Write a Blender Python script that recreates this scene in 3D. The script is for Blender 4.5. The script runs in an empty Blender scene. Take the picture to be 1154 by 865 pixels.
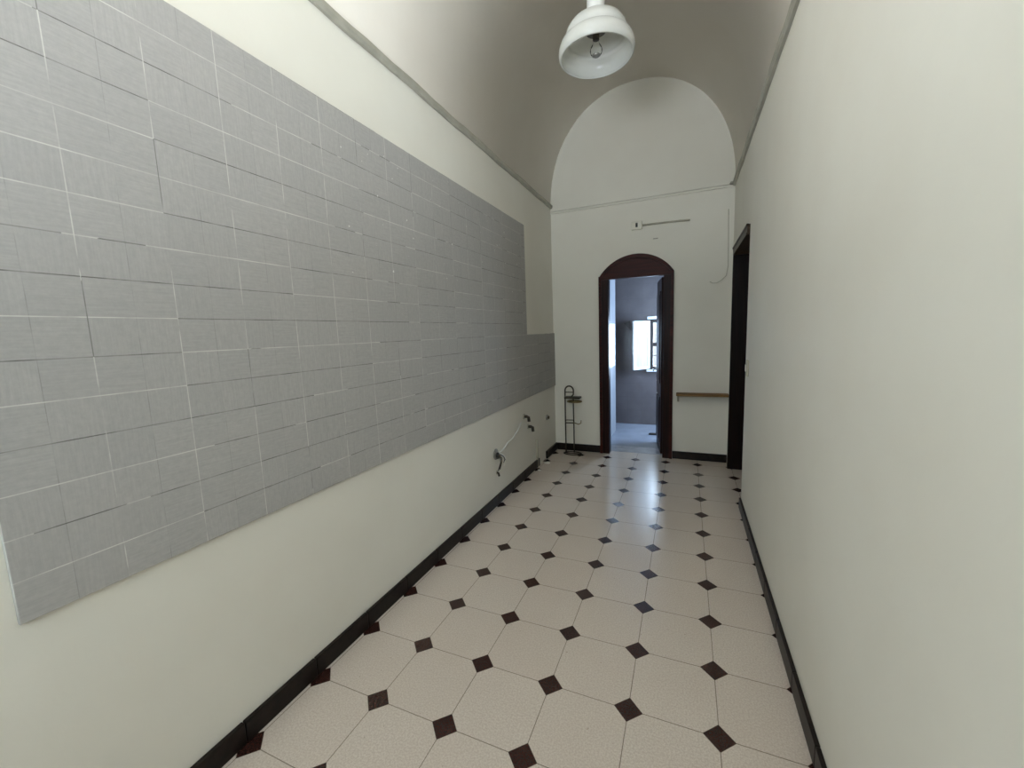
import bpy, math, random
from mathutils import Vector, Matrix

SC = bpy.context.scene
COL = SC.collection
S = 0.3                      # one floor tile = 0.30 m; all coordinates below are in floor tiles

# ------------------------------------------------------------------ camera
def cam_axes(y, p, r):
    cy, sy, cp, sp, cr, sr = math.cos(y), math.sin(y), math.cos(p), math.sin(p), math.cos(r), math.sin(r)
    f = Vector((-sy*cp, cy*cp, -sp)); rt = Vector((cy, sy, 0)); up = rt.cross(f)
    return cr*rt + sr*up, -sr*rt + cr*up, f
cd = bpy.data.cameras.new('camera'); cam = bpy.data.objects.new('camera', cd); COL.objects.link(cam)
r_, u_, f_ = cam_axes(0.404516, 0.124269, -0.036654)
M = Matrix((r_, u_, -f_)).transposed().to_4x4(); M.translation = Vector((4.58528, -3.61098, 4.62497))*S
cam.matrix_world = M
cd.sensor_fit = 'HORIZONTAL'; cd.sensor_width = 36.0; cd.lens = 460.5/1154*36.0; cd.clip_start = 0.02
SC.camera = cam

# ------------------------------------------------------------------ light
W = bpy.data.worlds.new('world'); SC.world = W; W.use_nodes = True
bg = W.node_tree.nodes['Background']
bg.inputs['Color'].default_value = (0.80, 0.90, 1.0, 1); bg.inputs['Strength'].default_value = 1.0
def area(name, loc, rot, sx, sy, power, col, portal=False):
    l = bpy.data.lights.new(name, 'AREA'); l.shape = 'RECTANGLE'; l.size = sx*S; l.size_y = sy*S
    l.energy = power; l.color = col
    if portal: l.cycles.is_portal = True
    o = bpy.data.objects.new(name, l); COL.objects.link(o); o.location = Vector(loc)*S; o.rotation_euler = rot
    return o
H = math.pi/2
# daylight stand-ins: assumed windows behind the viewpoint, two seen in far room, one assumed
def aim(o, d): o.rotation_euler = Vector(d).to_track_quat('-Z', 'Y').to_euler()
area('sky_front', (2.3, -7.6, 6.7), (H, 0, 0), 3.6, 4.4, 23, (0.66, 0.85, 1.0))
o_ = area('uplight_front', (2.0, -12.5, .9), (0, 0, 0), 13.0, 8.0, 920, (0.86, 0.92, 1.0)); aim(o_, (0, 1, 1.0))  # added uplight, power fitted to brighten vault and upper walls
o_ = area('uplight_right', (10.5, -9.5, 3.2), (0, 0, 0), 6.0, 6.0, 290, (0.70, 0.87, 1.0)); aim(o_, (-.8, 1, .8))  # added uplight through the assumed right window, for upper left wall and vault
area('daylight_far_window', (3.85, 17.0, 3.85), (-H, 0, 0), 1.66, 2.1, 45, (0.58, 0.77, 1.0))
area('daylight_side_window', (1.0, 14.45, 3.95), (0, -H, 0), 1.8, 1.1, 45, (0.58, 0.77, 1.0))
area('far_right_fill', (6.75, 14.6, 4.3), (0, H, 0), 3.0, 2.8, 85, (0.38, 0.60, 1.0))  # added fill at an unseen window, lights far floor and open sash
SC.view_settings.view_transform = 'Standard'; SC.view_settings.look = 'None'
SC.view_settings.gamma = 1; SC.view_settings.use_curve_mapping = False
SC.view_settings.exposure = 0.0

# ------------------------------------------------------------------ materials
def lin(*c):
    return tuple(((v/255)/12.92 if v/255 <= .04045 else ((v/255+.055)/1.055)**2.4) for v in c) + (1,)
class NT:
    def __init__(s, name):
        s.m = bpy.data.materials.new(name); s.m.use_nodes = True; s.t = s.m.node_tree
        s.b = s.t.nodes['Principled BSDF']; s.out = s.t.nodes['Material Output']
    def n(s, typ, **kw):
        x = s.t.nodes.new(typ)
        for k, v in kw.items(): setattr(x, k, v)
        return x
    def put(s, inp, v):
        if hasattr(v, 'is_output'): s.t.links.new(v, inp)
        elif v is not None: inp.default_value = v
    def math(s, op, a, b=None, c=None):
        x = s.n('ShaderNodeMath', operation=op); s.put(x.inputs[0], a)
        if b is not None: s.put(x.inputs[1], b)
        if c is not None: s.put(x.inputs[2], c)
        return x.outputs[0]
    def mix(s, f, a, b):
        x = s.n('ShaderNodeMix', data_type='RGBA'); s.put(x.inputs['Factor'], f); s.put(x.inputs['A'], a); s.put(x.inputs['B'], b)
        return x.outputs['Result']
    def coord(s): return s.n('ShaderNodeTexCoord').outputs['Object']
    def scale(s, v, sc, off=(0, 0, 0)):
        x = s.n('ShaderNodeMapping'); s.put(x.inputs['Vector'], v); x.inputs['Scale'].default_value = sc; x.inputs['Location'].default_value = off
        return x.outputs[0]
    def noise(s, v, sc, det=3, rough=.55):
        x = s.n('ShaderNodeTexNoise'); s.put(x.inputs['Vector'], v); x.inputs['Scale'].default_value = sc
        x.inputs['Detail'].default_value = det; x.inputs['Roughness'].default_value = rough
        return x.outputs['Fac']
    def ramp(s, f, lo, hi, a=0., b=1.):
        x = s.n('ShaderNodeMapRange'); s.put(x.inputs[0], f)
        for i, v in zip((1, 2, 3, 4), (lo, hi, a, b)): x.inputs[i].default_value = v
        return x.outputs[0]
    def white(s, v):
        x = s.n('ShaderNodeTexWhiteNoise'); s.put(x.inputs['Vector'], v); return x.outputs['Value']
    def bump(s, h, st, dist=.01):
        x = s.n('ShaderNodeBump'); s.put(x.inputs['Height'], h); x.inputs['Strength'].default_value = st; x.inputs['Distance'].default_value = dist
        s.t.links.new(x.outputs[0], s.b.inputs['Normal'])
    def fin(s, col=None, rough=None, metal=None, spec=None):
        if col is not None: s.put(s.b.inputs['Base Color'], col)
        if rough is not None: s.put(s.b.inputs['Roughness'], rough)
        if metal is not None: s.put(s.b.inputs['Metallic'], metal)
        if spec is not None: s.put(s.b.inputs['Specular IOR Level'], spec)
        return s.m
def plaster(name, c1, c2, rough=.6):
    k = NT(name); v = k.coord(); a = k.noise(v, 1.3, 4); b = k.noise(v, 70, 3)
    k.bump(k.math('ADD', k.math('MULTIPLY', k.noise(v, 9, 3), .6), k.math('MULTIPLY', b, .1)), .12, .02)
    return k.fin(k.mix(k.ramp(a, .35, .65), c1, c2), rough, spec=.3)
def simple(name, c1, c2, sc=20, rough=.4, metal=0., spec=.5, st=.05):
    k = NT(name); v = k.coord(); a = k.noise(v, sc, 3)
    k.bump(a, st, .003)
    return k.fin(k.mix(k.ramp(a, .3, .7), c1, c2), rough, metal, spec)
def wood(name, c1, c2, axis=2, rough=.4):
    k = NT(name); sc = [28, 28, 28]; sc[axis] = 1.6
    v = k.scale(k.coord(), sc); a = k.noise(v, 1.6, 5, .6)
    k.bump(a, .08, .003)
    return k.fin(k.mix(k.ramp(a, .3, .72), c1, c2), rough, spec=.15)
def floor_mat():
    k = NT('octagon_floor'); v = k.coord(); t = k.scale(v, (1/S, 1/S, 1/S))
    sp = k.n('ShaderNodeSeparateXYZ'); k.put(sp.inputs[0], t)
    X, Y = sp.outputs[0], sp.outputs[1]
    rx, ry = k.math('ROUND', X), k.math('ROUND', Y)
    dx = k.math('ABSOLUTE', k.math('SUBTRACT', X, rx)); dy = k.math('ABSOLUTE', k.math('SUBTRACT', Y, ry))
    sm = k.math('ADD', dx, dy)
    dia = k.math('LESS_THAN', sm, .171)
    line = k.math('LESS_THAN', k.math('MINIMUM', dx, dy), .0052)
    edge = k.math('LESS_THAN', k.math('ABSOLUTE', k.math('SUBTRACT', sm, .171)), .004)
    g = k.math('MAXIMUM', k.math('MULTIPLY', line, k.math('SUBTRACT', 1., dia)), edge)
    cb = k.n('ShaderNodeCombineXYZ'); k.put(cb.inputs[0], k.math('FLOOR', X)); k.put(cb.inputs[1], k.math('FLOOR', Y))
    wn = k.white(cb.outputs[0])
    speck = k.ramp(k.noise(v, 160, 2, .7), .40, .62); blot = k.ramp(k.noise(v, 5, 4), .3, .7)
    cream = k.mix(speck, lin(196, 182, 168), lin(214, 203, 190))
    cream = k.mix(k.math('MULTIPLY', k.math('ADD', wn, blot), .18), cream, lin(190, 172, 156))
    dots = k.math('GREATER_THAN', k.noise(v, 55, 1), .77)
    cream = k.mix(k.math('MULTIPLY', dots, .35), cream, lin(120, 90, 70))
    dark = k.mix(speck, lin(42, 22, 18), lin(60, 34, 28))
    c = k.mix(dia, cream, dark)
    c = k.mix(k.math('MULTIPLY', g, k.math('ADD', .45, k.math('MULTIPLY', k.noise(v, 6), .5))), c, lin(92, 76, 62))
    wv = k.noise(v, 7, 2)
    k.bump(k.math('ADD', k.math('MULTIPLY', wv, .5), k.math('MULTIPLY', g, -.25)), .06, .02)
    return k.fin(c, k.math('ADD', .22, k.math('MULTIPLY', k.noise(v, 12, 3), .06)), spec=.5)
def panel_mat():
    k = NT('grey_wall_tiles'); v = k.coord(); sp = k.n('ShaderNodeSeparateXYZ'); k.put(sp.inputs[0], v)
    pw, ph = .672*S, .3345*S
    U = k.math('DIVIDE', k.math('ADD', sp.outputs[1], 2.464*S), pw); V = k.math('DIVIDE', k.math('SUBTRACT', sp.outputs[2], 2.545*S), ph)
    ru, rv = k.math('ROUND', U), k.math('ROUND', V)
    du = k.math('MULTIPLY', k.math('ABSOLUTE', k.math('SUBTRACT', U, ru)), pw); dv = k.math('MULTIPLY', k.math('ABSOLUTE', k.math('SUBTRACT', V, rv)), ph)
    U2 = k.math('ADD', U, .5); dh = k.math('MULTIPLY', k.math('ABSOLUTE', k.math('SUBTRACT', U2, k.math('ROUND', U2))), pw)
    # row wise / column wise random strength of each joint
    def rnd(a, b, seed):
        cb = k.n('ShaderNodeCombineXYZ'); k.put(cb.inputs[0], a); k.put(cb.inputs[1], b); cb.inputs[2].default_value = seed
        return k.white(cb.outputs[0])
    fu, fv = k.math('FLOOR', U), k.math('FLOOR', V)
    jh = k.math('LESS_THAN', dv, .0014); jv = k.math('LESS_THAN', du, .0012); jm = k.math('LESS_THAN', dh, .0009)
    big = k.noise(k.scale(v, (1, 1, 1), (3, 5, 1)), 3.2, 2)
    lh = k.math('GREATER_THAN', k.math('ADD', k.math('MULTIPLY', rnd(rv, k.math('FLOOR', k.math('MULTIPLY', U, .5)), 1.), .6), k.math('MULTIPLY', big, .8)), .70)
    lv = k.math('GREATER_THAN', k.math('ADD', k.math('MULTIPLY', k.math('LESS_THAN', sp.outputs[1], 2.6*S), .25), k.math('ADD', k.math('MULTIPLY', rnd(ru, k.math('FLOOR', k.math('MULTIPLY', V, .5)), 2.), .7), k.math('MULTIPLY', big, .8))), .74)
    streak_y = k.noise(k.scale(v, (1, 12, 170)), 1., 3, .6); streak_z = k.noise(k.scale(v, (1, 170, 12)), 1., 3, .6)
    ori = k.math('GREATER_THAN', rnd(k.math('FLOOR', k.math('MULTIPLY', U, 2.)), fv, 3.), .5)
    st = k.math('ADD', k.math('MULTIPLY', streak_y, ori), k.math('MULTIPLY', streak_z, k.math('SUBTRACT', 1., ori)))
    c = k.mix(k.math('ADD', k.math('MULTIPLY', k.ramp(st, .28, .72), .6), k.math('MULTIPLY', k.ramp(k.noise(v, 60, 3, .7), .35, .65), .4)), lin(166, 163, 159), lin(184, 181, 176))
    c = k.mix(k.math('MULTIPLY', rnd(k.math('FLOOR', k.math('MULTIPLY', U, 2.)), fv, 4.), .16), c, lin(154, 152, 149))
    c = k.mix(k.math('MULTIPLY', k.ramp(k.noise(v, 2.2, 4), .4, .7), .25), c, lin(176, 172, 168))
    light, dk = lin(214, 212, 204), lin(104, 102, 97)
    fade = k.ramp(k.noise(v, 11, 3), .38, .6)
    c = k.mix(k.math('MULTIPLY', jm, k.math('MULTIPLY', fade, .4)), c, lin(122, 120, 116))
    c = k.mix(k.math('MULTIPLY', jh, k.math('ADD', .35, k.math('MULTIPLY', fade, .55))), c, k.mix(lh, dk, light))
    c = k.mix(k.math('MULTIPLY', jv, k.math('MULTIPLY', k.ramp(k.noise(v, 8, 3), .38, .56), .85)), c, k.mix(lv, lin(126, 124, 120), light))
    # small white plaster specks left in the joints of the upper far part
    spk = k.math('MULTIPLY', k.math('GREATER_THAN', k.noise(v, 45, 1), .77), k.math('MULTIPLY', k.math('GREATER_THAN', sp.outputs[1], 1.2*S), k.math('GREATER_THAN', sp.outputs[2], 5.6*S)))
    c = k.mix(spk, c, lin(225, 224, 218))
    k.bump(k.math('ADD', k.math('MULTIPLY', st, .3), k.math('MULTIPLY', k.math('MAXIMUM', jh, jv), -.6)), .25, .004)
    return k.fin(c, .7, spec=.2)
def mosaic():
    k = NT('far_room_tiles'); v = k.coord(); a = k.noise(v, 5, 3)
    sp = k.n('ShaderNodeSeparateXYZ'); k.put(sp.inputs[0], v)
    d = []
    for i in (0, 2):
        q = k.math('DIVIDE', sp.outputs[i], .2); d.append(k.math('ABSOLUTE', k.math('SUBTRACT', q, k.math('ROUND', q))))
    g = k.math('LESS_THAN', k.math('MINIMUM', d[0], d[1]), .012)
    c = k.mix(k.ramp(a, .3, .7), lin(84, 76, 74), lin(98, 89, 86))
    return k.fin(k.mix(k.math('MULTIPLY', g, .4), c, lin(70, 65, 64)), .35)
def opal():
    k = NT('opal_glass'); v = k.coord(); c = k.mix(k.ramp(k.noise(v, 8), .3, .7), lin(232, 232, 226), lin(240, 240, 236))
    k.fin(c, .16)
    tr = k.n('ShaderNodeBsdfTranslucent'); k.put(tr.inputs['Color'], c)
    mx = k.n('ShaderNodeMixShader'); mx.inputs[0].default_value = .45
    k.t.links.new(k.b.outputs[0], mx.inputs[1]); k.t.links.new(tr.outputs[0], mx.inputs[2]); k.t.links.new(mx.outputs[0], k.out.inputs[0])
    return k.m
def curtain():
    k = NT('net_curtain'); v = k.coord(); c = k.mix(k.ramp(k.noise(k.scale(v, (60, 60, 6)), 1., 3), .35, .65), lin(222, 224, 222), lin(240, 240, 238))
    k.fin(c, .8)
    tr = k.n('ShaderNodeBsdfTranslucent'); k.put(tr.inputs['Color'], c)
    mx = k.n('ShaderNodeMixShader'); mx.inputs[0].default_value = .5
    k.t.links.new(k.b.outputs[0], mx.inputs[1]); k.t.links.new(tr.outputs[0], mx.inputs[2]); k.t.links.new(mx.outputs[0], k.out.inputs[0])
    return k.m
def glass(ior=1.45):
    k = NT('clear_glass'); tp = k.n('ShaderNodeBsdfTransparent'); mx = k.n('ShaderNodeMixShader'); fr = k.n('ShaderNodeFresnel'); fr.inputs[0].default_value = ior
    gs = k.n('ShaderNodeBsdfGlossy'); gs.inputs['Roughness'].default_value = .03
    k.t.links.new(fr.outputs[0], mx.inputs[0]); k.t.links.new(tp.outputs[0], mx.inputs[1]); k.t.links.new(gs.outputs[0], mx.inputs[2]); k.t.links.new(mx.outputs[0], k.out.inputs[0])
    return k.m

WALL = plaster('cream_wall_paint', lin(229, 224, 211), lin(234, 230, 218))
VAULT = plaster('vault_paint', lin(243, 235, 223), lin(247, 240, 229))
RAIL = simple('grey_rail_paint', lin(160, 156, 142), lin(176, 172, 158), 12, .5)
FLOOR = floor_mat(); PANEL = panel_mat()
SKIRT = simple('dark_skirting', lin(22, 16, 13), lin(38, 29, 24), 30, .4, 0., .2)
WOOD = wood('dark_mahogany', lin(20, 8, 5), lin(46, 17, 10)); WOODX = wood('dark_mahogany_across', lin(32, 10, 6), lin(72, 23, 13), 0)
WOODR = wood('dark_walnut', lin(16, 9, 7), lin(34, 20, 15)); WOODRY = wood('dark_walnut_lintel', lin(48, 36, 28), lin(84, 68, 54), 1)
PLANK = wood('shelf_wood', lin(112, 84, 54), lin(142, 108, 70), 0, .6)
MOS = mosaic(); FFLOOR = simple('far_room_floor_tiles', lin(138, 138, 140), lin(150, 150, 152), 6, .16)
OPAL = opal(); CURT = curtain(); GLASS = glass()
WHITE = simple('white_enamel', lin(226, 226, 222), lin(236, 236, 232), 10, .35); PLASTIC = simple('ivory_plastic', lin(222, 218, 202), lin(230, 226, 212), 10, .4)
BLACK = simple('black_plastic', lin(18, 17, 16), lin(30, 28, 26), 20, .45)
DMETAL = simple('dark_metal', lin(52, 46, 38), lin(78, 70, 58), 60, .4, .7); BRASS = simple('aged_brass', lin(120, 104, 72), lin(150, 132, 92), 60, .4, .8)
STEEL = simple('dull_steel', lin(150, 148, 142), lin(176, 174, 168), 60, .35, .8); RUBBLE = plaster('plaster_crumb', lin(206, 202, 190), lin(222, 218, 208), .9)
PIPEW = simple('cable_paint', lin(176, 170, 152), lin(190, 184, 166), 20, .5)
DFRAME = simple('dark_window_frame', lin(40, 32, 28), lin(58, 48, 42), 30, .4)
MARBLE = simple('threshold_marble', lin(150, 148, 148), lin(176, 174, 172), 9, .25)

# ------------------------------------------------------------------ mesh helpers (tile units)
class MB:
    def __init__(s): s.v = []; s.f = []; s.sm = []
    def add(s, vs, fs, smooth=False):
        b = len(s.v); s.v += [tuple(v) for v in vs]; s.f += [tuple(i+b for i in f) for f in fs]; s.sm += [smooth]*len(fs); return s
    def box(s, x0, x1, y0, y1, z0, z1):
        vs = [(x, y, z) for x in (x0, x1) for y in (y0, y1) for z in (z0, z1)]
        return s.add(vs, [(0, 1, 3, 2), (4, 6, 7, 5), (0, 4, 5, 1), (2, 3, 7, 6), (0, 2, 6, 4), (1, 5, 7, 3)])
    def prism(s, pts, axis, a, b):
        """closed polygon pts (2D) extruded along an axis (0,1,2) from a to b"""
        def P(p, t):
            q = list(p); q.insert(axis, t); return q
        n = len(pts); vs = [P(p, a) for p in pts] + [P(p, b) for p in pts]
        fs = [tuple(range(n))[::-1], tuple(range(n, 2*n))] + [(i, (i+1) % n, n+(i+1) % n, n+i) for i in range(n)]
        return s.add(vs, fs)
    def tube(s, pts, r, n=10, closed=False):
        pts = [Vector(p) for p in pts]; N = len(pts); rings = []; prev = None
        for i, p in enumerate(pts):
            if closed: t = pts[(i+1) % N]-pts[i-1]
            else: t = pts[min(i+1, N-1)]-pts[max(i-1, 0)]
            t.normalize()
            a = (prev - t*prev.dot(t)) if prev is not None else t.cross(Vector((0, 0, 1)) if abs(t.z) < .9 else Vector((1, 0, 0)))
            a.normalize(); b = t.cross(a); prev = a
            rr = r[i] if isinstance(r, (list, tuple)) else r
            rings.append([p + rr*(math.cos(2*math.pi*k/n)*a + math.sin(2*math.pi*k/n)*b) for k in range(n)])
        vs = [q for R in rings for q in R]; fs = []
        for i in range(N if closed else N-1):
            j = (i+1) % N
            fs += [(i*n+k, i*n+(k+1) % n, j*n+(k+1) % n, j*n+k) for k in range(n)]
        if not closed: fs += [tuple(range(n))[::-1], tuple(range((N-1)*n, N*n))]
        return s.add(vs, fs, True)
    def lathe(s, prof, c=(0, 0, 0), n=48, cap=True):
        vs = [(c[0]+r*math.cos(2*math.pi*k/n), c[1]+r*math.sin(2*math.pi*k/n), c[2]+z) for r, z in prof for k in range(n)]
        m = len(prof); fs = [(i*n+k, i*n+(k+1) % n, (i+1)*n+(k+1) % n, (i+1)*n+k) for i in range(m-1) for k in range(n)]
        if cap: fs += [tuple(range(n))[::-1], tuple(range((m-1)*n, m*n))]
        return s.add(vs, fs, True)
    def build(s, name, mat, parent=None, at=(0, 0, 0), bevel=0, fix=True):
        me = bpy.data.meshes.new(name)
        o3 = Vector(at)
        me.from_pydata([tuple((Vector(v)-o3)*S) for v in s.v], [], s.f); me.update()
        me.polygons.foreach_set('use_smooth', s.sm)
        if fix:
            import bmesh
            bm = bmesh.new(); bm.from_mesh(me); bmesh.ops.recalc_face_normals(bm, faces=bm.faces); bm.to_mesh(me); bm.free()
        me.materials.append(mat)
        o = bpy.data.objects.new(name, me); COL.objects.link(o); o.location = o3*S
        if parent is not None:
            o.parent = parent; o.location = (o3*S) - root_loc(parent)
        if bevel:
            b = o.modifiers.new('bevel', 'BEVEL'); b.width = bevel*S; b.segments = 2; b.limit_method = 'ANGLE'
        return o
def root_loc(o):
    l = Vector((0, 0, 0))
    while o is not None: l += o.location; o = o.parent
    return l
def empty(name, at):
    o = bpy.data.objects.new(name, None); COL.objects.link(o); o.location = Vector(at)*S; o.empty_display_size = .05; return o
def struct(o, label, cat):
    o['kind'] = 'structure'; o['label'] = label; o['category'] = cat; return o
def tag(o, label, cat, group=None):
    o['label'] = label; o['category'] = cat
    if group: o['group'] = group
    return o

XL, XR, YB, YF = -0.10, 5.93, 11.55, -7.0       # faces of the corridor
ZR = 9.10                                       # springing of the vault

# ------------------------------------------------------------------ setting
struct(MB().box(XL-.6, XR+1.6, YF-.6, 12.5, -.3, 0).build('floor', FLOOR), 'cream octagon tile floor with small dark brown diamond insets', 'floor')
struct(MB().box(XL-.6, XL, YF-.6, YB+.3, 0, ZR+.3).build('wall_left', WALL), 'long cream wall carrying the grey tile panel', 'wall')
DY0, DY1, DZ = 7.75, 10.85, 6.72                # doorway in the right wall
BY0, BY1, BZ0, BZ1 = -5.6, -2.2, 5.6, 8.9         # assumed, unseen window beside the viewpoint, its height set for the light
b = MB(); b.box(XR, XR+1.0, YF-.6, BY0, 0, ZR+.3); b.box(XR, XR+1.0, BY1, DY0, 0, ZR+.3); b.box(XR, XR+1.0, BY0, BY1, 0, BZ0); b.box(XR, XR+1.0, BY0, BY1, BZ1, ZR+.3); b.box(XR, XR+1.0, DY1+.12, YB+.3, 0, ZR+.3); b.box(XR, XR+1.0, DY0, DY1+.12, DZ+.24, ZR+.3)
struct(b.build('wall_right', WALL), 'bare cream wall on the right with dark doorway at its far end', 'wall')
# back wall with arched opening
AX0, AX1 = 1.72, 4.11
def arch_z(x, base=6.44, x0=1.66, x1=4.18, rise=.70, tilt=.06):
    c = (x0+x1)/2; h = (x1-x0)/2; R = (h*h+rise*rise)/(2*rise); t = (x-c)
    return base + tilt*(x-x0)/(x1-x0) + math.sqrt(max(R*R-t*t, 0)) - (R-rise)
N = 24; xs = [AX0+(AX1-AX0)*i/N for i in range(N+1)]
b = MB(); b.box(XL-.6, AX0, YB, 12.5, 0, 13.2); b.box(AX1, XR+.6, YB, 12.5, 0, 13.2)
b.prism([(x, arch_z(x)-.05) for x in xs] + [(AX1, 13.2), (AX0, 13.2)], 1, YB, 12.5)
struct(b.build('wall_back', WALL), 'cream end wall with arched door opening below a rounded lunette', 'wall')
GX0, GX1, GZ0, GZ = 0.4, 4.2, 4.4, 9.0  # unseen front window is assumed, sill and position set for the light
b = MB(); b.box(GX0, GX1, YF-.4, YF, 0, GZ0); b.box(XL-.6, GX0, YF-.4, YF, 0, 13.2); b.box(GX1, XR+.6, YF-.4, YF, 0, 13.2); b.box(GX0, GX1, YF-.4, YF, GZ, 13.2)
struct(b.build('wall_front', WALL), 'cream wall behind the viewpoint with assumed wide high window', 'wall')
# barrel vault
def vp(t, off=0):
    c = (XL+XR)/2; a = (XR-XL)/2+off; h = 3.63+off; e = 2/2.15
    ct, st = math.cos(t), math.sin(t)
    return (c - a*math.copysign(abs(ct)**e, ct), ZR + h*abs(st)**e)
K = 56; prof = [vp(math.pi*i/K) for i in range(K+1)]; outp = [vp(math.pi*i/K, .35) for i in range(K+1)]
vs = []; fs = []
for y in (YF-.4, YB+.05):
    vs += [(p[0], y, p[1]) for p in prof]
for y in (YF-.4, YB+.05):
    vs += [(p[0], y, p[1]) for p in outp]
n = K+1
for i in range(K):
    fs += [(i, i+1, n+i+1, n+i), (2*n+i, 3*n+i, 3*n+i+1, 2*n+i+1), (i, 2*n+i, 2*n+i+1, i+1), (n+i, n+i+1, 3*n+i+1, 3*n+i)]
fs += [(0, n, 3*n, 2*n), (K, 2*n+K, 3*n+K, n+K)]
struct(MB().add(vs, fs, True).build('ceiling', VAULT), 'plain barrel vault over the corridor', 'ceiling')

# rails at the springing of the vault
def rail_prof(d): return [(0, -.075), (d*.6, -.075), (d, -.03), (d, .045), (d*.5, .075), (0, .075)]
def wob(y, k): return .008*math.sin(y*2.3+k)+.006*math.sin(y*5.9+2*k)
def rail_y(name, x, sgn, z, y0, y1, k):
    b = MB(); M_ = 60; P = rail_prof(.07); vs = []; fs = []; n = len(P)
    for i in range(M_+1):
        y = y0+(y1-y0)*i/M_
        vs += [(x+sgn*(q[0]+(abs(wob(y, k)) if q[0] > 0 else 0)), y, z+q[1]+wob(y, k+1)) for q in P]
    for i in range(M_): fs += [(i*n+j, i*n+(j+1) % n, (i+1)*n+(j+1) % n, (i+1)*n+j) for j in range(n)]
    fs += [tuple(range(n)), tuple(range(M_*n, M_*n+n))]
    return b.add(vs, fs).build(name, RAIL)
struct(rail_y('trim_1', XL, 1, 9.17, YF, YB, 0), 'grey plaster rail along top of left wall', 'moulding')
struct(rail_y('trim_2', XR, -1, 9.0, YF, YB, 1.3), 'grey plaster rail along top of right wall', 'moulding')
b = MB(); b.box(XL, XR, YB-.05, YB, 8.99, 9.05); b.box(XL, XR, YB-.055, YB, 8.91, 8.95)
struct(b.build('trim_3', WALL), 'thin double line moulding across the end wall', 'moulding')

# baseboards
ZB = .27
def skirt(b, x0, x1, y0, y1): return b.box(x0, x1, y0, y1, 0, ZB)
b = MB(); y = YF
while y < 9.43-.01:
    y2 = min(y+1.0-.006, 9.43); skirt(b, XL, XL+.06, y, y2); y += 1.0
skirt(b, XL, XL+.075, 10.25, YB)
struct(b.build('baseboard_left', SKIRT, bevel=.012), 'dark skirting at foot of left wall, broken near the far corner', 'baseboard')
b = MB(); y = YF
while y < DY0-.01:
    y2 = min(y+1.0-.006, DY0); skirt(b, XR-.05, XR, y, y2); y += 1.0
struct(b.build('baseboard_right', SKIRT, bevel=.012), 'dark skirting at foot of right wall', 'baseboard')
b = MB(); skirt(b, XL+.08, 1.66, YB-.06, YB); skirt(b, 4.19, XR-.02, YB-.06, YB)
struct(b.build('baseboard_back', SKIRT, bevel=.012), 'dark skirting either side of the arched door', 'baseboard')

# ------------------------------------------------------------------ grey tiled panel on the left wall
PX = -.058
def panel(name, y0, y1, z0, z1, label):
    b = MB(); b.box(XL+.002, PX, y0, y1, z0, z1)
    return tag(b.build(name, PANEL, bevel=.008), label, 'tile panel')
panel('tile_panel', -2.464, 8.61, 2.545, 7.90, 'large grey tile panel covering the middle of the left wall')
panel('tile_panel', 8.615, YB, 2.545, 4.555, 'low grey tile strip between large tile panel and far corner')

# ------------------------------------------------------------------ arched door in the back wall
d1 = struct(empty('door_1', (2.92, YB, 0)), 'dark brown arched door frame with door standing open into far room', 'door')
fx0, fx1, ix0, ix1, iz = 1.66, 4.18, 2.0, 3.86, 6.40
xs = [fx0+(fx1-fx0)*i/N for i in range(N+1)]
FY0, FY1 = YB-.09, YB+.28
fr = MB(); fr.box(fx0, ix0, FY0, FY1, 0, iz); fr.box(ix1, fx1, FY0, FY1, 0, iz)
fo = fr.build('door_frame', WOOD, d1, (2.92, YB, 0), .015)
tp = MB(); tp.prism([(fx0, iz)] + [(x, arch_z(x)) for x in xs] + [(fx1, iz)], 1, FY0+.02, FY1-.02)
tp.build('arched_head', WOODX, d1, (2.92, YB, iz), .01)
mo = MB()
for k in range(N):   # raised moulding following the curve
    x0, x1 = xs[k], xs[k+1]
    mo.prism([(x0, arch_z(x0)), (x1, arch_z(x1)), (x1, arch_z(x1)-.13), (x0, arch_z(x0)-.13)], 1, FY0-.03, FY0+.03)
mo.box(fx0, fx1, FY0-.02, FY0+.03, iz-.02, iz+.10)
mo.box(fx0, fx0+.10, FY0-.03, FY0+.01, 0, 6.38); mo.box(fx1-.10, fx1, FY0-.03, FY0+.01, 0, 6.38)
mo.build('moulding', WOODX, d1, (2.92, YB, iz))
# leaf, hinged on the right jamb and swung into the far room
hx, hy = 3.84, 11.86; tx, ty = 3.60, 13.55
e = Vector((tx-hx, ty-hy, 0)); L = e.length; e.normalize(); nn = Vector((e.y, -e.x, 0))  # nn faces right/corridor
if nn.x > 0: nn = -nn
def lf(u, w, z): p = Vector((hx, hy, 0)) + e*u + nn*w; return (p.x, p.y, z)
def lbox(b, u0, u1, w0, w1, z0, z1):
    vs = [lf(u, w, z) for u in (u0, u1) for w in (w0, w1) for z in (z0, z1)]
    return b.add(vs, [(0, 1, 3, 2), (4, 6, 7, 5), (0, 4, 5, 1), (2, 3, 7, 6), (0, 2, 6, 4), (1, 5, 7, 3)])
b = MB(); lbox(b, 0, L, -.07, .07, .04, 6.36)
leaf = b.build('door_leaf', WOOD, d1, (hx, hy, 0), .01)
b = MB()
for z0, z1 in ((.4, 2.1), (2.6, 5.9)):
    for sgn in (-1, 1):
        w0, w1 = sorted((.07*sgn, .10*sgn))
        lbox(b, .25, L-.25, w0, w1, z0, z1)
        w0, w1 = sorted((.10*sgn, .115*sgn)); lbox(b, .37, L-.37, w0, w1, z0+.12, z1-.12)
b.build('raised_panels', WOOD, leaf, (hx, hy, 0))
b = MB(); lbox(b, L-.22, L-.08, .07, .09, 2.55, 3.2)
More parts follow.
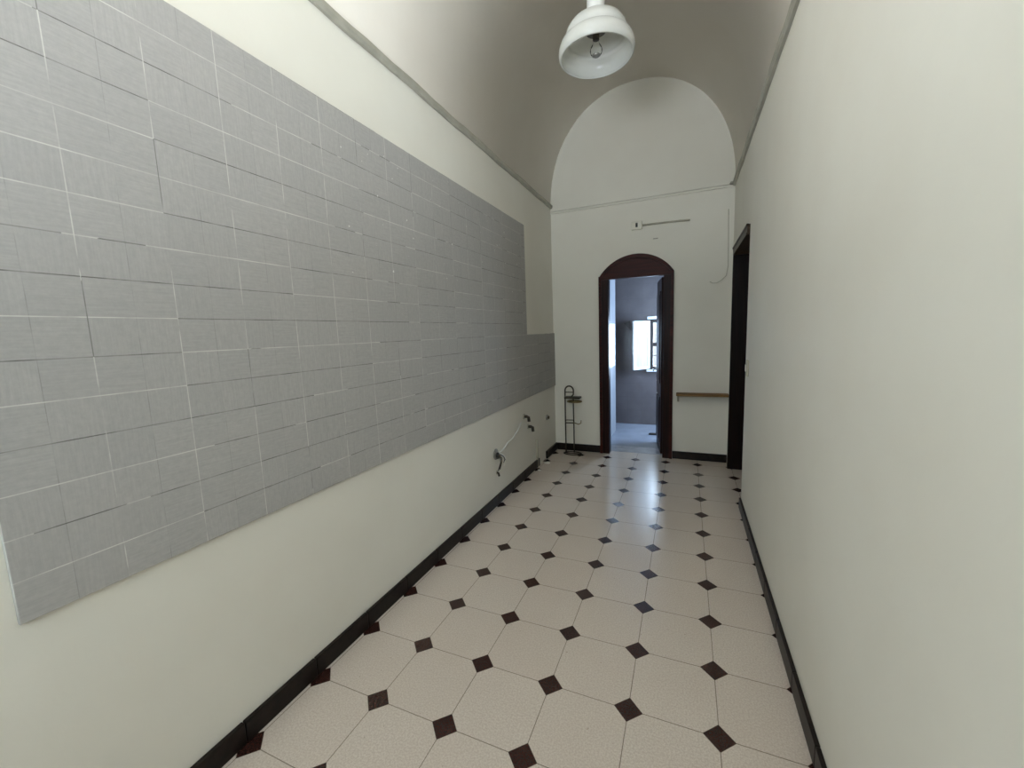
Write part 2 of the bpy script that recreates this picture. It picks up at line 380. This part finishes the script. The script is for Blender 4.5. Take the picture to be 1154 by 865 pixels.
b.tube([lf(L-.15, .09, 3.0), lf(L-.15, .20, 3.0), lf(L-.2, .23, 3.0), lf(L-.5, .23, 2.98)], .028)
b.tube([lf(L-.15, -.07, 3.0), lf(L-.15, -.20, 3.0), lf(L-.2, -.23, 3.0), lf(L-.5, -.23, 2.98)], .028)
b.build('handle', STEEL, leaf, (hx, hy, 3))
struct(MB().box(AX0, AX1, YB+.28, 12.62, -.02, .012).build('trim_4', MARBLE), 'pale stone threshold under the arched door', 'threshold')

# ------------------------------------------------------------------ doorway in the right wall
d2 = struct(empty('door_2', (XR, 9.3, 0)), 'dark wooden door frame at far end of right wall', 'door')
b = MB(); b.box(5.87, 6.9, DY1, DY1+.12, 0, DZ+.24); b.box(XR+.06, 6.9, DY0, DY0+.1, 0, DZ)
b.build('door_frame', WOODR, d2, (XR, 9.3, 0), .015)
b = MB(); b.box(5.87, 6.9, DY0+.02, DY1, DZ, DZ+.24); b.box(5.85, 5.9, DY0+.02, DY1+.12, DZ+.19, DZ+.25); b.box(5.855, 5.9, DY0+.02, DY1, DZ, DZ+.05)
b.build('lintel', WOODRY, d2, (XR, 9.3, DZ), .01)
b = MB(); b.box(6.62, 6.74, DY0+.1, DY1-.0, .04, DZ)
lf2 = b.build('door_leaf', WOODR, d2, (6.68, 9.3, 0), .01)
b = MB()
for z0, z1 in ((.4, 2.4), (2.8, 6.2)):
    for y0, y1 in ((8.05, 9.2), (9.45, 10.6)):
        b.box(6.58, 6.63, y0, y1, z0, z1)
b.build('raised_panels', WOODR, lf2, (6.6, 9.3, 0), .02)
b = MB(); b.tube([(6.62, 8.1, 3.3), (6.5, 8.1, 3.3), (6.47, 8.15, 3.3), (6.47, 8.45, 3.29)], .03)
b.build('handle', STEEL, lf2, (6.5, 8.1, 3.3))

d3 = struct(empty('window_4', ((GX0+GX1)/2, YF, GZ0)), 'assumed wide open window high in the wall behind the viewpoint', 'window')
b = MB(); b.box(GX0, GX0+.12, YF-.3, YF-.1, GZ0, GZ); b.box(GX1-.12, GX1, YF-.3, YF-.1, GZ0, GZ); b.box(GX0+.12, GX1-.12, YF-.3, YF-.1, GZ-.12, GZ)
b.build('window_frame', WOOD, d3, ((GX0+GX1)/2, YF, GZ0))

# frame of the assumed window beside the viewpoint
w3 = struct(empty('window_3', (XR, BY0, BZ0)), 'assumed tall open window in the right wall beside the viewpoint', 'window')
b = MB(); b.box(XR+.5, XR+.7, BY0, BY0+.12, BZ0, BZ1); b.box(XR+.5, XR+.7, BY1-.12, BY1, BZ0, BZ1); b.box(XR+.5, XR+.7, BY0+.12, BY1-.12, BZ0, BZ0+.12); b.box(XR+.5, XR+.7, BY0+.12, BY1-.12, BZ1-.12, BZ1)
b.build('window_frame', WOOD, w3, (XR, BY0, BZ0))

# ------------------------------------------------------------------ room beyond the arched door
YW = 16.7
struct(MB().box(.3, 6.9, 12.5, YW+.5, -.3, 0).build('floor', FFLOOR), 'pale shiny floor of the room beyond', 'floor')
wx0, wx1, wz0, wz1 = 3.0, 4.7, 2.72, 4.95
b = MB(); b.box(.3, wx0, YW, YW+.5, 0, 8.2); b.box(wx1, 6.9, YW, YW+.5, 0, 8.2); b.box(wx0, wx1, YW, YW+.5, 0, wz0); b.box(wx0, wx1, YW, YW+.5, wz1, 8.2)
struct(b.build('wall_far', MOS), 'grey tiled wall with window beyond the arched door', 'wall')
sy0, sy1, sz0, sz1 = 13.7, 15.19, 3.0, 4.86
SX = 1.66
b = MB(); b.box(SX-.5, SX, 12.5, sy0, 0, 8.2); b.box(SX-.5, SX, sy0, sy1, 0, sz0); b.box(SX-.5, SX, sy0, sy1, sz1, 8.2); b.box(SX-.5, SX, sy1, 15.22, 0, 8.2); b.box(.3, SX-.5, 15.1, 15.22, 0, 8.2)
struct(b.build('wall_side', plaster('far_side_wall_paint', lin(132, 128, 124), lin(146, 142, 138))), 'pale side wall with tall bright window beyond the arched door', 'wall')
struct(MB().box(.0, .3, 15.1, YW+.5, 0, 8.2).build('wall_niche', MOS), 'side wall of the recess beyond the arched door', 'wall')
b = MB(); b.box(6.4, 6.9, 12.5, 13.1, 0, 8.2); b.box(6.4, 6.9, 16.1, YW, 0, 8.2); b.box(6.4, 6.9, 13.1, 16.1, 0, 2.7); b.box(6.4, 6.9, 13.1, 16.1, 5.9, 8.2)  # opening added for the far right fill lamp
struct(b.build('wall_far_right', MOS), 'right hand wall of the room beyond', 'wall')
struct(MB().box(.0, 6.9, 12.5, YW+.5, 8.2, 8.5).build('ceiling', WALL), 'ceiling of the room beyond the arched door', 'ceiling')
# far window: dark frame, right sash closed, left sash swung into the room
w1 = struct(empty('window_1', (wx0, YW, wz0)), 'bright window with white sash swung open in far room', 'window')
b = MB(); b.box(wx0-.06, wx0+.08, YW-.05, YW+.12, wz0, wz1); b.box(wx1-.08, wx1+.06, YW-.05, YW+.12, wz0, wz1); b.box(wx0+.08, wx1-.08, YW-.05, YW+.12, wz1-.1, wz1+.06); b.box(wx0+.08, wx1-.08, YW-.05, YW+.12, wz0-.04, wz0+.1)
b.build('window_frame', DFRAME, w1, (wx0, YW, wz0), .01)
mid = 3.14
b = MB(); b.box(mid-.06, mid+.03, YW, YW+.1, wz0+.1, wz1-.1); b.box(mid+.03, wx1-.08, YW+.01, YW+.09, 3.76, 3.94); b.box(mid+.03, wx1-.08, YW+.02, YW+.08, 3.32, 3.36); b.box(3.86, 3.94, YW, YW+.1, wz0+.1, wz1-.1)
b.build('glazing_bar', DFRAME, w1, (mid, YW, wz0))
MB().box(mid, wx1-.08, YW+.045, YW+.055, wz0+.1, wz1-.1).build('pane', GLASS, w1, (mid, YW, wz0))
MB().box(wx0-.12, wx1+.1, YW-.16, YW+.3, wz0-.14, wz0-.05).build('window_sill', WHITE, w1, (wx0, YW, wz0), .01)
MB().box(wx0-.1, wx1+.1, YW-.06, YW, wz1+.07, wz1+.20).build('shutter_box', WHITE, w1, (wx0, YW, wz1), .01)
q0 = Vector((3.0, YW-.10, 0)); q1 = Vector((2.37, 15.78, 0)); qe = (q1-q0); QL = qe.length; qe.normalize(); qn = Vector((qe.y, -qe.x, 0))
def sbox(b, u0, u1, w0, w1, z0, z1):
    vs = [tuple(q0+qe*u+qn*w+Vector((0, 0, z))) for u in (u0, u1) for w in (w0, w1) for z in (z0, z1)]
    return b.add(vs, [(0, 1, 3, 2), (4, 6, 7, 5), (0, 4, 5, 1), (2, 3, 7, 6), (0, 2, 6, 4), (1, 5, 7, 3)])
b = MB(); sbox(b, 0, .12, -.05, .05, wz0, wz1); sbox(b, QL-.12, QL, -.05, .05, wz0, wz1); sbox(b, .12, QL-.12, -.05, .05, wz0, wz0+.13); sbox(b, .12, QL-.12, -.05, .05, wz1-.13, wz1)
sash = b.build('open_sash', WHITE, w1, tuple(q0)[:2]+(wz0,), .01)
b = MB(); sbox(b, .12, QL-.12, -.012, .012, wz0+.13, wz1-.13); b.build('curtained_pane', CURT, sash, tuple(q0)[:2]+(wz0,))
b = MB(); sbox(b, QL-.09, QL-.04, .05, .10, 3.7, 3.95); b.build('sash_handle', STEEL, sash, tuple(q1)[:2]+(3.8,))
# side window
w2 = struct(empty('window_2', (SX, sy0, sz0)), 'narrow bright window seen edge on in far room', 'window')
b = MB(); b.box(SX-.12, SX-.01, sy0, sy0+.06, sz0, sz1); b.box(SX-.12, SX-.01, sy1-.04, sy1, sz0, sz1); b.box(SX-.12, SX-.01, sy0+.06, sy1-.04, sz0, sz0+.05); b.box(SX-.12, SX-.01, sy0+.06, sy1-.04, sz1-.05, sz1); b.box(SX-.06, SX-.02, sy0+.06, sy1-.04, 4.46, 4.50)
b.build('window_frame', WHITE, w2, (SX, sy0, sz0))
MB().box(SX-.05, SX-.035, sy0+.06, sy1-.04, sz0+.05, sz1-.05).build('curtained_pane', CURT, w2, (SX, sy0, sz0))

# ------------------------------------------------------------------ pendant lamp
LX, LY, LZ = 2.95, 4.80, 9.70
lamp = tag(empty('pendant_lamp', (LX, LY, LZ)), 'opal glass pendant lamp with stepped bell shade hanging from the vault', 'lamp')
outer = [(r, z*1.13) for r, z in [(.665, 0), (.69, .025), (.70, .08), (.69, .15), (.655, .22), (.60, .262), (.548, .285), (.572, .325), (.55, .40), (.49, .48), (.39, .545), (.28, .59), (.19, .615), (.17, .63)]]
inner = [(max(r-.025, .12), z-.01*(z > .04)) for r, z in outer[::-1][1:]]
MB().lathe(outer+inner+[(.665, 0)], (LX, LY, LZ), 64, cap=False).build('lamp_shade', OPAL, lamp, (LX, LY, LZ))
MB().lathe([(0, .68), (.165, .68), (.185, .70), (.18, .735), (.165, .75), (.165, 1.05), (.13, 1.12), (.04, 1.16), (0, 1.16)], (LX, LY, LZ), 32, False).build('shade_holder', WHITE, lamp, (LX, LY, LZ+.8))
zt = 12.80
MB().tube([(LX, LY, LZ+1.15), (LX, LY, zt-.2)], .035).build('stem', WHITE, lamp, (LX, LY, LZ+1.5))
MB().lathe([(0, 0), (.1, 0), (.22, .12), (.26, .24), (0, .24)], (LX, LY, zt-.25), 32, False).build('ceiling_rose', WHITE, lamp, (LX, LY, zt-.2))
MB().lathe([(0, .30), (.06, .30), (.065, .40), (.07, .43), (.19, .44), (.20, .47), (.12, .52), (.10, .69), (0, .69)], (LX, LY, LZ), 32, False).build('lamp_socket', simple('brown_bakelite', lin(44, 34, 24), lin(62, 50, 36), 20, .4), lamp, (LX, LY, LZ+.4))
bulb = MB().lathe([(0, .02), (.05, .025), (.10, .06), (.115, .11), (.10, .17), (.06, .23), (.05, .30), (0, .30)], (LX, LY, LZ), 24, False).build('bulb', glass(1.12), lamp, (LX, LY, LZ+.2))
MB().lathe([(0, .008), (.05, .012), (.082, .035), (.075, .04), (0, .03)], (LX, LY, LZ), 20, False).build('bulb_tip', STEEL, bulb, (LX, LY, LZ+.02))

# ------------------------------------------------------------------ small fittings on the end wall
sk = tag(empty('socket_box', (2.98, YB, 8.1)), 'white electric box with dark switch above the arched door', 'electrical box')
MB().box(2.80, 3.15, YB-.12, YB, 7.97, 8.24).build('box', PLASTIC, sk, (2.98, YB, 8.1), .02)
MB().box(2.94, 3.01, YB-.145, YB-.115, 8.04, 8.18).build('rocker', BLACK, sk, (2.98, YB, 8.1), .01)
tag(MB().tube([(3.15, YB-.04, 8.10), (3.6, YB-.04, 8.10), (4.3, YB-.045, 8.085), (4.55, YB-.04, 8.075), (4.64, YB-.02, 8.07)], [.03, .03, .03, .034, .03]).build('conduit_pipe', PIPEW), 'thin painted conduit running right from the electric box', 'pipe')
tag(MB().tube([(5.76, YB-.03, 8.25), (5.765, YB-.03, 7.9), (5.775, YB-.03, 7.5), (5.785, YB-.03, 7.0), (5.79, YB-.03, 6.5), (5.74, YB-.05, 6.2), (5.62, YB-.12, 6.08), (5.48, YB-.14, 5.99), (5.35, YB-.1, 5.99), (5.27, YB-.06, 6.05)], .010).build('wall_cable', PIPEW), 'thin loose cable hanging down beside right corner of the end wall', 'cable')
jb = tag(MB().lathe([(0, 0), (.07, 0), (.08, .03), (.06, .07), (0, .07)], (5.84, YB-.08, 8.97), 16, False).build('ceiling_hook', RAIL), 'small grey boss in the upper right corner where the mouldings meet', 'boss')
sh = tag(empty('wall_shelf', (5.05, YB, 2.35)), 'narrow brown wooden shelf between arched door and right corner', 'shelf')
MB().box(4.30, 5.90, YB-.42, YB, 2.30, 2.37).build('board', PLANK, sh, (5.05, YB, 2.33), .01)
for x in (4.33,):
    MB().prism([(YB, 2.30), (YB-.34, 2.30), (YB-.30, 2.24), (YB-.05, 2.05), (YB, 2.05)], 0, x, x+.06).build('bracket', PIPEW, sh, (x, YB, 2.2))
tag(MB().box(3.50, 3.66, YB-.012, YB, 7.60, 7.635).build('wall_scar', RAIL), 'short pale scar on wall between electric box and arched door', 'wall mark')

# ------------------------------------------------------------------ wire stand in the left corner
sx, sy = .58, 11.05
ws = tag(empty('wire_stand', (sx, sy, 0)), 'slim dark metal wire stand with trays in the far left corner', 'stand')
def ring(cx, cy, z, rx, ry, n=28): return [(cx+rx*math.cos(2*math.pi*i/n), cy+ry*math.sin(2*math.pi*i/n), z) for i in range(n)]
b = MB(); b.tube(ring(sx+.12, sy, .03, .34, .2), .02, 8, True); b.tube([(sx-.22, sy, .03), (sx+.46, sy, .03)], .018)
b.build('base_ring', DMETAL, ws, (sx, sy, 0))
x0 = sx-.13; x1 = sx+.17
arc = [(x0, sy, .05), (x0-.005, sy, 1.2), (x0, sy, 2.42)] + [(x0+.16-.16*math.cos(a), sy, 2.42+.17*math.sin(a)) for a in [math.pi*i/12 for i in range(1, 13)]] + [(x0+.32, sy-.02, 2.28), (x0+.25, sy-.06, 2.20)]
MB().tube(arc, .027, 8).build('rod', DMETAL, ws, (x0, sy, 0))
MB().tube([(x1, sy+.06, .05), (x1, sy+.06, 1.2), (x1-.01, sy+.06, 2.18)], .024, 8).build('rod', DMETAL, ws, (x1, sy, 0))
MB().tube([(x0, sy, 2.36), (x0+.31, sy, 2.36)], .018, 8).build('cross_bar', DMETAL, ws, (x0, sy, 2.36))
b = MB(); b.box(x0, sx+.46, sy-.16, sy+.16, 2.13, 2.20); o = b.build('tray', DMETAL, ws, (sx, sy, 2.15), .02)
MB().tube(ring(sx+.22, sy, 2.02, .26, .18), .03, 8, True).build('tray_rim', BRASS, ws, (sx, sy, 2.0))
b = MB(); b.tube([(x0, sy, 1.30), (x1, sy+.05, 1.30)], .018, 8); b.tube([(x0, sy, 1.19), (x1, sy+.05, 1.19)], .022, 8)
b.build('cross_bar', DMETAL, ws, (sx, sy, 1.25))
hoop = [(x1, sy+.05, 1.20), (x1+.2, sy-.04, 1.17), (x1+.30, sy-.06, 1.22), (x1+.31, sy-.06, 1.33)]
MB().tube(hoop, .02, 8).build('hook', BRASS, ws, (x1, sy, 1.2))

# ------------------------------------------------------------------ left wall remains of kitchen plumbing and wiring
so = tag(empty('broken_socket', (XL, 6.06, 1.3)), 'open wall socket with loose dark wires low on the left wall', 'socket')
b = MB(); th = [2*math.pi*i/16 for i in range(16)]
b.prism([(6.02+.13*math.cos(a), 1.40+.15*math.sin(a)) for a in th], 0, XL, XL+.035); b.build('back_plate', STEEL, so, (XL, 6.02, 1.4), .008)
b = MB(); b.prism([(6.04+.07*math.cos(a), 1.36+.09*math.sin(a)) for a in th], 0, XL+.035, XL+.08); b.build('socket_core', BLACK, so, (XL, 6.04, 1.36))
random.seed(4)
for k in range(5):
    y0 = 6.0+.05*k; dd = random.uniform(-.12, .2); z = random.uniform(.95, 1.12)
    MB().tube([(XL+.07, y0, 1.36), (XL+.16, y0+dd*.3, 1.30), (XL+.17, y0+dd*.6, 1.2), (XL+.10, y0+dd, z)], .014, 6).build('wire', [BLACK, DMETAL, BRASS, BLACK, WHITE][k], so, (XL, y0, 1.3))
tag(MB().tube([(XL+.05, 6.15, 1.40), (XL+.06, 6.4, 1.42), (XL+.04, 6.75, 1.52), (XL+.05, 7.1, 1.56), (XL+.03, 7.5, 1.66), (XL+.03, 7.75, 1.78), (XL+.0, 7.95, 1.86)], .02, 8).build('white_cable', WHITE), 'white cable running up from the open socket on the left wall', 'cable')
pz = [((XL, 8.16, 2.0), 'upper', 'short dark pipe stub under the tile panel, higher of two'), ((XL, 8.5, 1.6), 'lower', 'short dark pipe stub under the tile panel, lower of two')]
for p, _, lab in pz:
    t = tag(empty('pipe_stub', p), lab, 'pipe')
    MB().tube([p, (p[0]+.10, p[1], p[2]), (p[0]+.16, p[1]+.02, p[2]-.03), (p[0]+.17, p[1]+.03, p[2]-.16)], .05).build('pipe', DMETAL, t, p)
    MB().tube([(p[0], p[1], p[2]), (p[0]+.03, p[1], p[2])], .09, 16).build('flange', PIPEW, t, p)
t = tag(empty('outlet_cap', (XL, 10.45, 1.5)), 'small dark capped outlet on left wall near the wire stand', 'pipe cap')
MB().tube([(XL, 10.45, 1.5), (XL+.05, 10.45, 1.5)], .10, 16).build('flange', STEEL, t, (XL, 10.45, 1.5))
MB().tube([(XL+.05, 10.45, 1.5), (XL+.10, 10.45, 1.5)], .06, 12).build('cap', DMETAL, t, (XL, 10.45, 1.5))
t = tag(empty('wall_plug', (XL, 6.06, .85)), 'small dark plug in wall below the open socket', 'wall plug')
MB().tube([(XL, 6.06, .88), (XL+.05, 6.06, .86), (XL+.07, 6.06, .78)], .028, 8).build('plug', DMETAL, t, (XL, 6.06, .85))
MB().tube([(XL, 6.06, .88), (XL+.015, 6.06, .88)], .06, 12).build('plate', PIPEW, t, (XL, 6.06, .85))
tag(MB().tube([(XL+.03, 9.25, 0), (XL+.03, 9.25, .5), (XL+.03, 9.24, .98)], .04, 10).build('wall_pipe', PIPEW), 'pale upright pipe at left wall where the skirting ends', 'pipe')
def crumb(x, y, r, sd, label):
    random.seed(sd); b = MB(); vs = []; n, m = 8, 4
    for j in range(m+1):
        for i in range(n):
            a = 2*math.pi*i/n; t_ = math.pi/2*j/m; q = r*random.uniform(.8, 1.2)
            vs.append((x+q*math.cos(a)*math.cos(t_)*1.3, y+q*math.sin(a)*math.cos(t_), .55*r*math.sin(t_)))
    fs = [(j*n+i, j*n+(i+1) % n, (j+1)*n+(i+1) % n, (j+1)*n+i) for j in range(m) for i in range(n)] + [tuple(range(n))[::-1], tuple(range(m*n, m*n+n))]
    return tag(b.add(vs, fs).build('plaster_crumb', RUBBLE), label, 'rubble')
crumb(.12, 9.75, .09, 1, 'larger plaster crumb on floor beside the gap in the skirting')
crumb(.10, 8.95, .05, 2, 'smaller plaster crumb on floor beside the pale upright pipe')

# ------------------------------------------------------------------ right wall switch, far room details
t = tag(empty('light_switch', (XR, 7.31, 3.6)), 'small ivory light switch on right wall beside the dark doorway', 'light switch')
MB().box(XR-.04, XR, 7.18, 7.44, 3.42, 3.80).build('plate', PIPEW, t, (XR, 7.31, 3.6), .015)
MB().box(XR-.06, XR-.04, 7.26, 7.36, 3.53, 3.69).build('rocker', PLASTIC, t, (XR, 7.31, 3.6), .008)
t = tag(empty('door_stop', (3.42, 14.75, 0)), 'dark door stop on the bright floor beyond the arched door', 'door stop')
MB().box(3.15, 3.55, 14.68, 14.82, .0, .07).build('bar', BLACK, t, (3.42, 14.75, 0), .015)
MB().lathe([(0, .07), (.05, .07), (.05, .14), (0, .14)], (3.48, 14.75, 0), 12, False).build('knob', BLACK, t, (3.48, 14.75, 0))
t = tag(empty('wall_wedge', (1.95, YW, 4.8)), 'small dark wedge on grey tiles left of the open sash', 'bracket')
MB().prism([(1.86, 4.88), (2.16, 5.0), (2.16, 4.55)], 1, YW-.22, YW).build('wedge', DFRAME, t, (1.95, YW, 4.8), .01)  # plain dark wedge against the tiles
MB().box(1.84, 2.2, YW-.03, YW, 4.6, 4.95).build('plate', MOS, t, (1.95, YW, 4.8))
